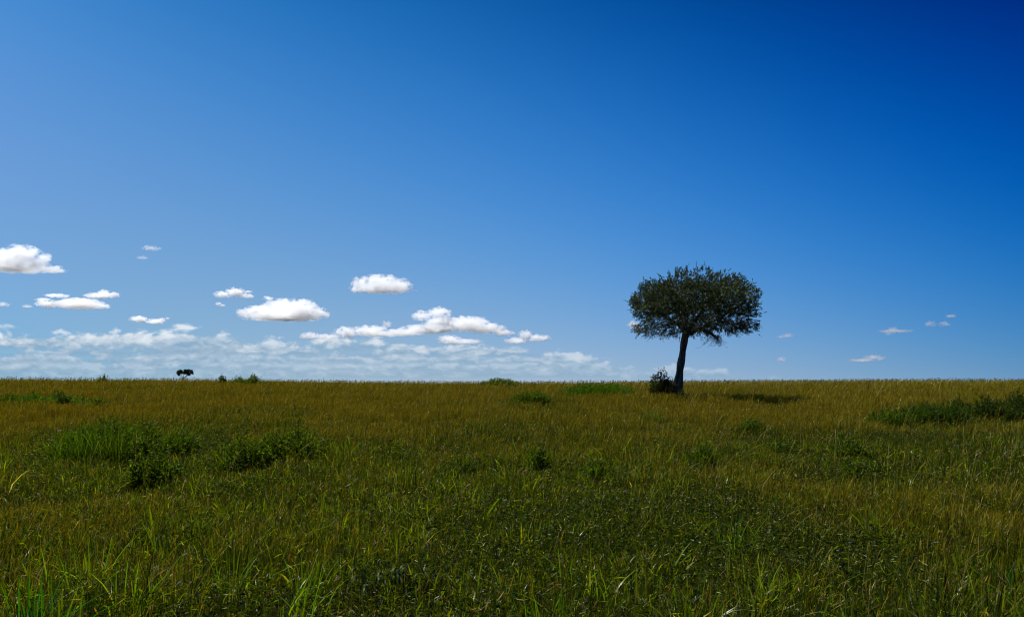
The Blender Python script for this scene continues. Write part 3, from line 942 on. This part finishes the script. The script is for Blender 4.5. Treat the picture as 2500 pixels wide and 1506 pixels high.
CLOUDS = [
    ('large bright cloud with torn top cut off by the picture edge', [(10, 632, 60, 28), (60, 622, 48, 24), (100, 632, 26, 22), (30, 650, 90, 16), (110, 655, 42, 10), (-40, 630, 50, 34)], 9, 1.0, False),
    ('long slanted cloud with two ragged tails', [(205, 744, 58, 15), (165, 742, 40, 11), (120, 742, 32, 10), (140, 722, 30, 5), (105, 731, 22, 4), (245, 747, 24, 8)], 7, 1.0, False),
    ('small knobbly cloud just above the long slanted cloud', [(230, 721, 18, 8), (254, 716, 18, 11), (280, 720, 16, 8), (248, 724, 38, 7)], 7, .9, False),
    ('faint high shred of cloud standing alone in blue sky', [(362, 605, 16, 8), (382, 608, 16, 6), (350, 630, 16, 5)], 2.2, 1.3, True),
    ('small smooth humped cloud with thin tail', [(575, 714, 26, 13), (545, 719, 24, 9), (600, 722, 20, 7), (610, 712, 10, 4)], 7, .85, False),
    ('big heaped cloud with lumpy crown and pale grey base', [(690, 752, 62, 26), (640, 762, 44, 17), (595, 762, 22, 9), (740, 760, 52, 24), (780, 764, 26, 16), (690, 772, 104, 15), (655, 728, 20, 6), (745, 738, 22, 9)], 9, 1.0, False),
    ('brightest lone oval cloud high over the middle of the plain', [(885, 695, 30, 22), (930, 692, 44, 24), (970, 698, 38, 22), (930, 706, 62, 14), (870, 705, 20, 12), (1012, 709, 10, 4)], 9, 1.15, False),
    ('small sausage-shaped cloud above the cloud bank', [(340, 779, 24, 9), (375, 784, 26, 8), (393, 781, 10, 7), (408, 777, 6, 4)], 7, .8, False),
    ('long cloud with a round dome rising from its back', [(1070, 763, 32, 16), (1030, 772, 26, 14), (1080, 788, 52, 20), (1140, 790, 60, 20), (1185, 800, 52, 14), (1050, 803, 70, 12), (985, 812, 56, 9), (905, 806, 46, 12), (845, 811, 30, 16), (930, 816, 60, 7),
                                                      (752, 819, 26, 10), (795, 822, 30, 8), (1230, 812, 30, 8)], 8, 1.2, False),
    ('small peaked cloud trailing from the end of the domed cloud', [(1283, 818, 20, 15), (1310, 824, 28, 11), (1330, 824, 18, 8), (1262, 832, 34, 9)], 6, 1.0, False),
    ('tiny round cloud puff floating above the domed cloud arm', [(943, 791, 15, 11)], 6, .7, False),
    ('tiny tilted cloud scrap under the smooth humped cloud', [(534, 742, 9, 5), (543, 746, 9, 4)], 5, .8, False),
    ('flat low cloud lying under the domed cloud', [(1095, 826, 32, 9), (1140, 834, 42, 7), (1110, 834, 40, 8)], 5, .9, False),
    ('hazy white cloud half hidden by the tall tree crown', [(1546, 792, 18, 11), (1560, 800, 14, 8)], 4, .9, False),
    ('faint cloud streak close beside the tall tree crown', [(1922, 819, 18, 6), (1905, 822, 14, 4)], 2.4, 1.0, True),
    ('small white smudge cloud low beside the leaning trunk', [(1906, 877, 16, 7)], 4, .9, True),
    ('low wedge-shaped cloud over the far plain', [(2135, 872, 26, 8), (2105, 879, 36, 5), (2150, 874, 16, 7)], 3.6, 1.0, True),
    ('thin flat cloud streak beside the trio of small puffs', [(2178, 805, 16, 8), (2185, 808, 46, 4), (2172, 814, 12, 5)], 2.6, 1.1, True),
    ('small triangular cloud puff, one of three close together', [(2270, 791, 16, 10)], 3.2, .9, True),
    ('small oval cloud puff beside the triangular one', [(2306, 791, 16, 9)], 3.6, .9, True),
    ('thin cloud puff above the oval one', [(2322, 772, 16, 6)], 3.2, .9, True),
    ('tiny white cloud cut by the picture edge beside a smaller scrap', [(4, 743, 20, 7)], 4.5, .9, True),
    ('small flat scrap of cloud just off the ragged tail of the slanted cloud', [(66, 748, 14, 5)], 4.5, .9, True),
]

# ------------------------------------------------------------------ sky
def build_world():
    w = bpy.data.worlds.new("World"); S.world = w
    w.use_nodes = True
    t = NT(w.node_tree)
    w.node_tree.nodes.clear()
    out = t.node('ShaderNodeOutputWorld')
    bg = t.node('ShaderNodeBackground'); bg.inputs[1].default_value = .1 / 1.414
    t.put(out.inputs[0], bg.outputs[0])
    tc = t.node('ShaderNodeTexCoord')
    D = tc.outputs['Generated']
    sk = t.node('ShaderNodeTexSky', sky_type='NISHITA', sun_disc=False)
    sk.sun_elevation = math.radians(48); sk.sun_rotation = math.radians(-65)
    ma = t.node('ShaderNodeVectorMath', operation='MULTIPLY_ADD')
    ma.inputs[1].default_value = (1, 1, .85); ma.inputs[2].default_value = (0, 0, .12)
    t.put(ma.inputs[0], D); t.put(sk.inputs[0], ma.outputs[0])
    x0, y0, z0 = t.sep(D)
    x = t.m('MINIMUM', t.m('MAXIMUM', x0, -.56), .56)
    z = t.m('MINIMUM', t.m('MAXIMUM', z0, .005), .43)
    # a polarising filter: the sky darkens smoothly away from the sun
    co = [[0.9821, 0.1381, -2.0692, -0.9714, -3.6439, 1.2271, -0.3891, 1.1188, 5.0377, -1.4894],
          [0.9792, 0.127, -0.2249, -0.4312, -0.6884, -0.5783, -0.3781, -0.4425, -1.1073, -1.3935],
          [1.0095, 0.2166, 0.7054, -0.177, 0.5989, -0.8425, -0.5299, -0.7629, -3.3958, -2.4414]]
    xx, xz, z2 = t.m('MULTIPLY', x, x), t.m('MULTIPLY', x, z), t.m('MULTIPLY', z, z)
    terms = [x, z, xx, xz, z2, t.m('MULTIPLY', xx, x), t.m('MULTIPLY', xx, z), t.m('MULTIPLY', xz, z), t.m('MULTIPLY', z2, z)]
    ch = []
    for c in co:
        s = c[0]
        for k, q in zip(c[1:], terms):
            s = t.m('MULTIPLY_ADD', q, k, s)
        ch.append(t.m('POWER', t.m('MAXIMUM', s, 0.0), 2.2))
    sky = t.mix(1.0, sk.outputs[0], t.comb(*ch), 'MULTIPLY')
    # ---- far lines of cumulus low over the plain: flat bases, lumpy tops, one line behind another
    yy = t.m('MAXIMUM', y0, .05)
    az = t.m('DIVIDE', x0, yy); el = t.m('DIVIDE', z0, yy)
    for (brow, hpx, fr, cov, west, east, alpha, dark, light, seed) in BANK:
        e0, hk = (EYE - brow) / F, hpx / F
        tt = t.m('DIVIDE', t.m('SUBTRACT', el, e0), hk)
        p2 = t.comb(t.m('MULTIPLY', az, fr), seed, 0.0)
        prof = t.noise(p2, 1.0, 3, .55)                                       # how tall the line stands here
        side = t.m('MULTIPLY', t.rng(az, west[0], west[1]), t.rng(az, east[0], east[1], 1.0, 0.0))
        prof = t.m('MULTIPLY_ADD', t.m('SUBTRACT', prof, 1.0 - cov), 3.2, t.m('SUBTRACT', t.m('MULTIPLY', side, 1.7), 1.7))
        warp = t.m('MULTIPLY', t.m('SUBTRACT', t.noise(p2, 2.3, 2), .5), .5)
        bumps = t.noise(t.comb(t.m('MULTIPLY', az, fr * 4.4), t.m('MULTIPLY', el, fr * 9.5), seed + 5.5), 1.0, 7, .60, .25)
        f = t.m('ADD', t.m('SUBTRACT', prof, t.m('ADD', tt, warp)), t.m('MULTIPLY', t.m('SUBTRACT', bumps, .5), 2.3))
        a = t.m('MULTIPLY', t.rng(f, -.02, .34), t.rng(t.m('ADD', tt, t.m('MULTIPLY', t.m('SUBTRACT', bumps, .5), .9)), -.12, .30))
        up = t.m('ADD', t.m('MULTIPLY', t.m('SUBTRACT', bumps, .5), 2.0), t.m('MULTIPLY', tt, .75))
        colr = t.mix(t.rng(up, .0, .75), lin(*dark), lin(*light))
        colr = t.mix(1.0, colr, (10, 10, 10, 1), 'MULTIPLY')                  # the sky's own scale
        sky = t.mix(t.m('MULTIPLY', t.m('MULTIPLY', a, alpha), t.rng(y0, .15, .4)), sky, colr)
    t.put(bg.inputs[0], sky)
#        base row, height, frequency, cover, fades in at the west, fades out at the east, opacity, base and top colours
BANK = [(926, 34, 9.0, .88, (-9, -8), (.06, .50), .70, (140, 172, 198), (184, 203, 221), 1.7),
        (908, 32, 10.0, .80, (-9, -8), (.04, .34), .80, (138, 171, 197), (193, 209, 225), 8.2),
        (890, 32, 9.0, .76, (-9, -8), (.04, .30), .85, (136, 170, 197), (202, 216, 230), 14.9),
        (872, 42, 7.0, .77, (-9, -8), (-.04, .22), .90, (134, 168, 196), (214, 225, 236), 23.3),
        (856, 58, 5.5, .74, (-9, -8), (-.24, -.02), .95, (134, 168, 196), (228, 236, 243), 31.1),
        (834, 34, 6.5, .58, (-9, -8), (-.40, -.14), .90, (160, 190, 213), (228, 236, 244), 44.6),
        (800, 28, 8.0, .56, (-9, -8), (-.62, -.50), .75, (170, 198, 220), (220, 232, 242), 52.4)]
build_world()

# ------------------------------------------------------------------ build everything
build_tall_tree()
build_far_tree()
for i, s in enumerate(SHRUBS):
    build_shrub(s, 100 + i)
for i, (lab, px, base, top, wpx, n, bright, lean) in enumerate(TUFTS):
    build_tuft(lab, px, base, top, wpx, n, bright, 300 + i, lean)
build_drooping_plant()
_g, _d = [], []
build_grass(_g, _d)
v, f, c = join(_g)
tag(mesh_obj('green_grass', v, f, M_GRASS, col=c), 'fine green and olive grass covering the whole plain', 'grass', kind='stuff')
v, f, c = join(_d)
tag(mesh_obj('dry_grass', v, f, M_DRY, col=c), 'golden brown seeding grass stems over the plain', 'grass', kind='stuff')
for i, (lab, lobes, dens, amp, wisp) in enumerate(CLOUDS):
    build_cloud(lab, lobes, dens, 500 + i, amp, wisp=wisp)

# ------------------------------------------------------------------ sun
sd = bpy.data.lights.new('sun', 'SUN'); sd.energy = 5.0; sd.angle = math.radians(.53); sd.color = (1.0, .965, .90)
so = bpy.data.objects.new('sun', sd); C.objects.link(so)
a, e = math.radians(SUN_AZ), math.radians(SUN_EL)
so.rotation_euler = Vector((math.sin(a) * math.cos(e), math.cos(a) * math.cos(e), math.sin(e))).to_track_quat('Z', 'Y').to_euler()

# ------------------------------------------------------------------ camera
cd = bpy.data.cameras.new('camera'); co_ = bpy.data.objects.new('camera', cd); C.objects.link(co_)
co_.location = (0, 0, H); co_.rotation_euler = (PI / 2, 0, 0)
cd.lens = 28; cd.sensor_width = 36; cd.shift_y = (EYE - 753) / 2500
cd.clip_start = .1; cd.clip_end = 120000
S.camera = co_

S.view_settings.view_transform = 'Standard'; S.view_settings.look = 'None'
S.view_settings.exposure = .5; S.view_settings.gamma = 1
S.render.engine = 'CYCLES'
cy = S.cycles
cy.max_bounces = 16; cy.diffuse_bounces = 2; cy.glossy_bounces = 2; cy.transmission_bounces = 4; cy.volume_bounces = 11; cy.transparent_max_bounces = 8
cy.sample_clamp_indirect = 4
cy.volume_step_rate = 1.0; cy.volume_max_steps = 256
cy.use_denoising = True; cy.filter_width = 1.1; cy.use_adaptive_sampling = False
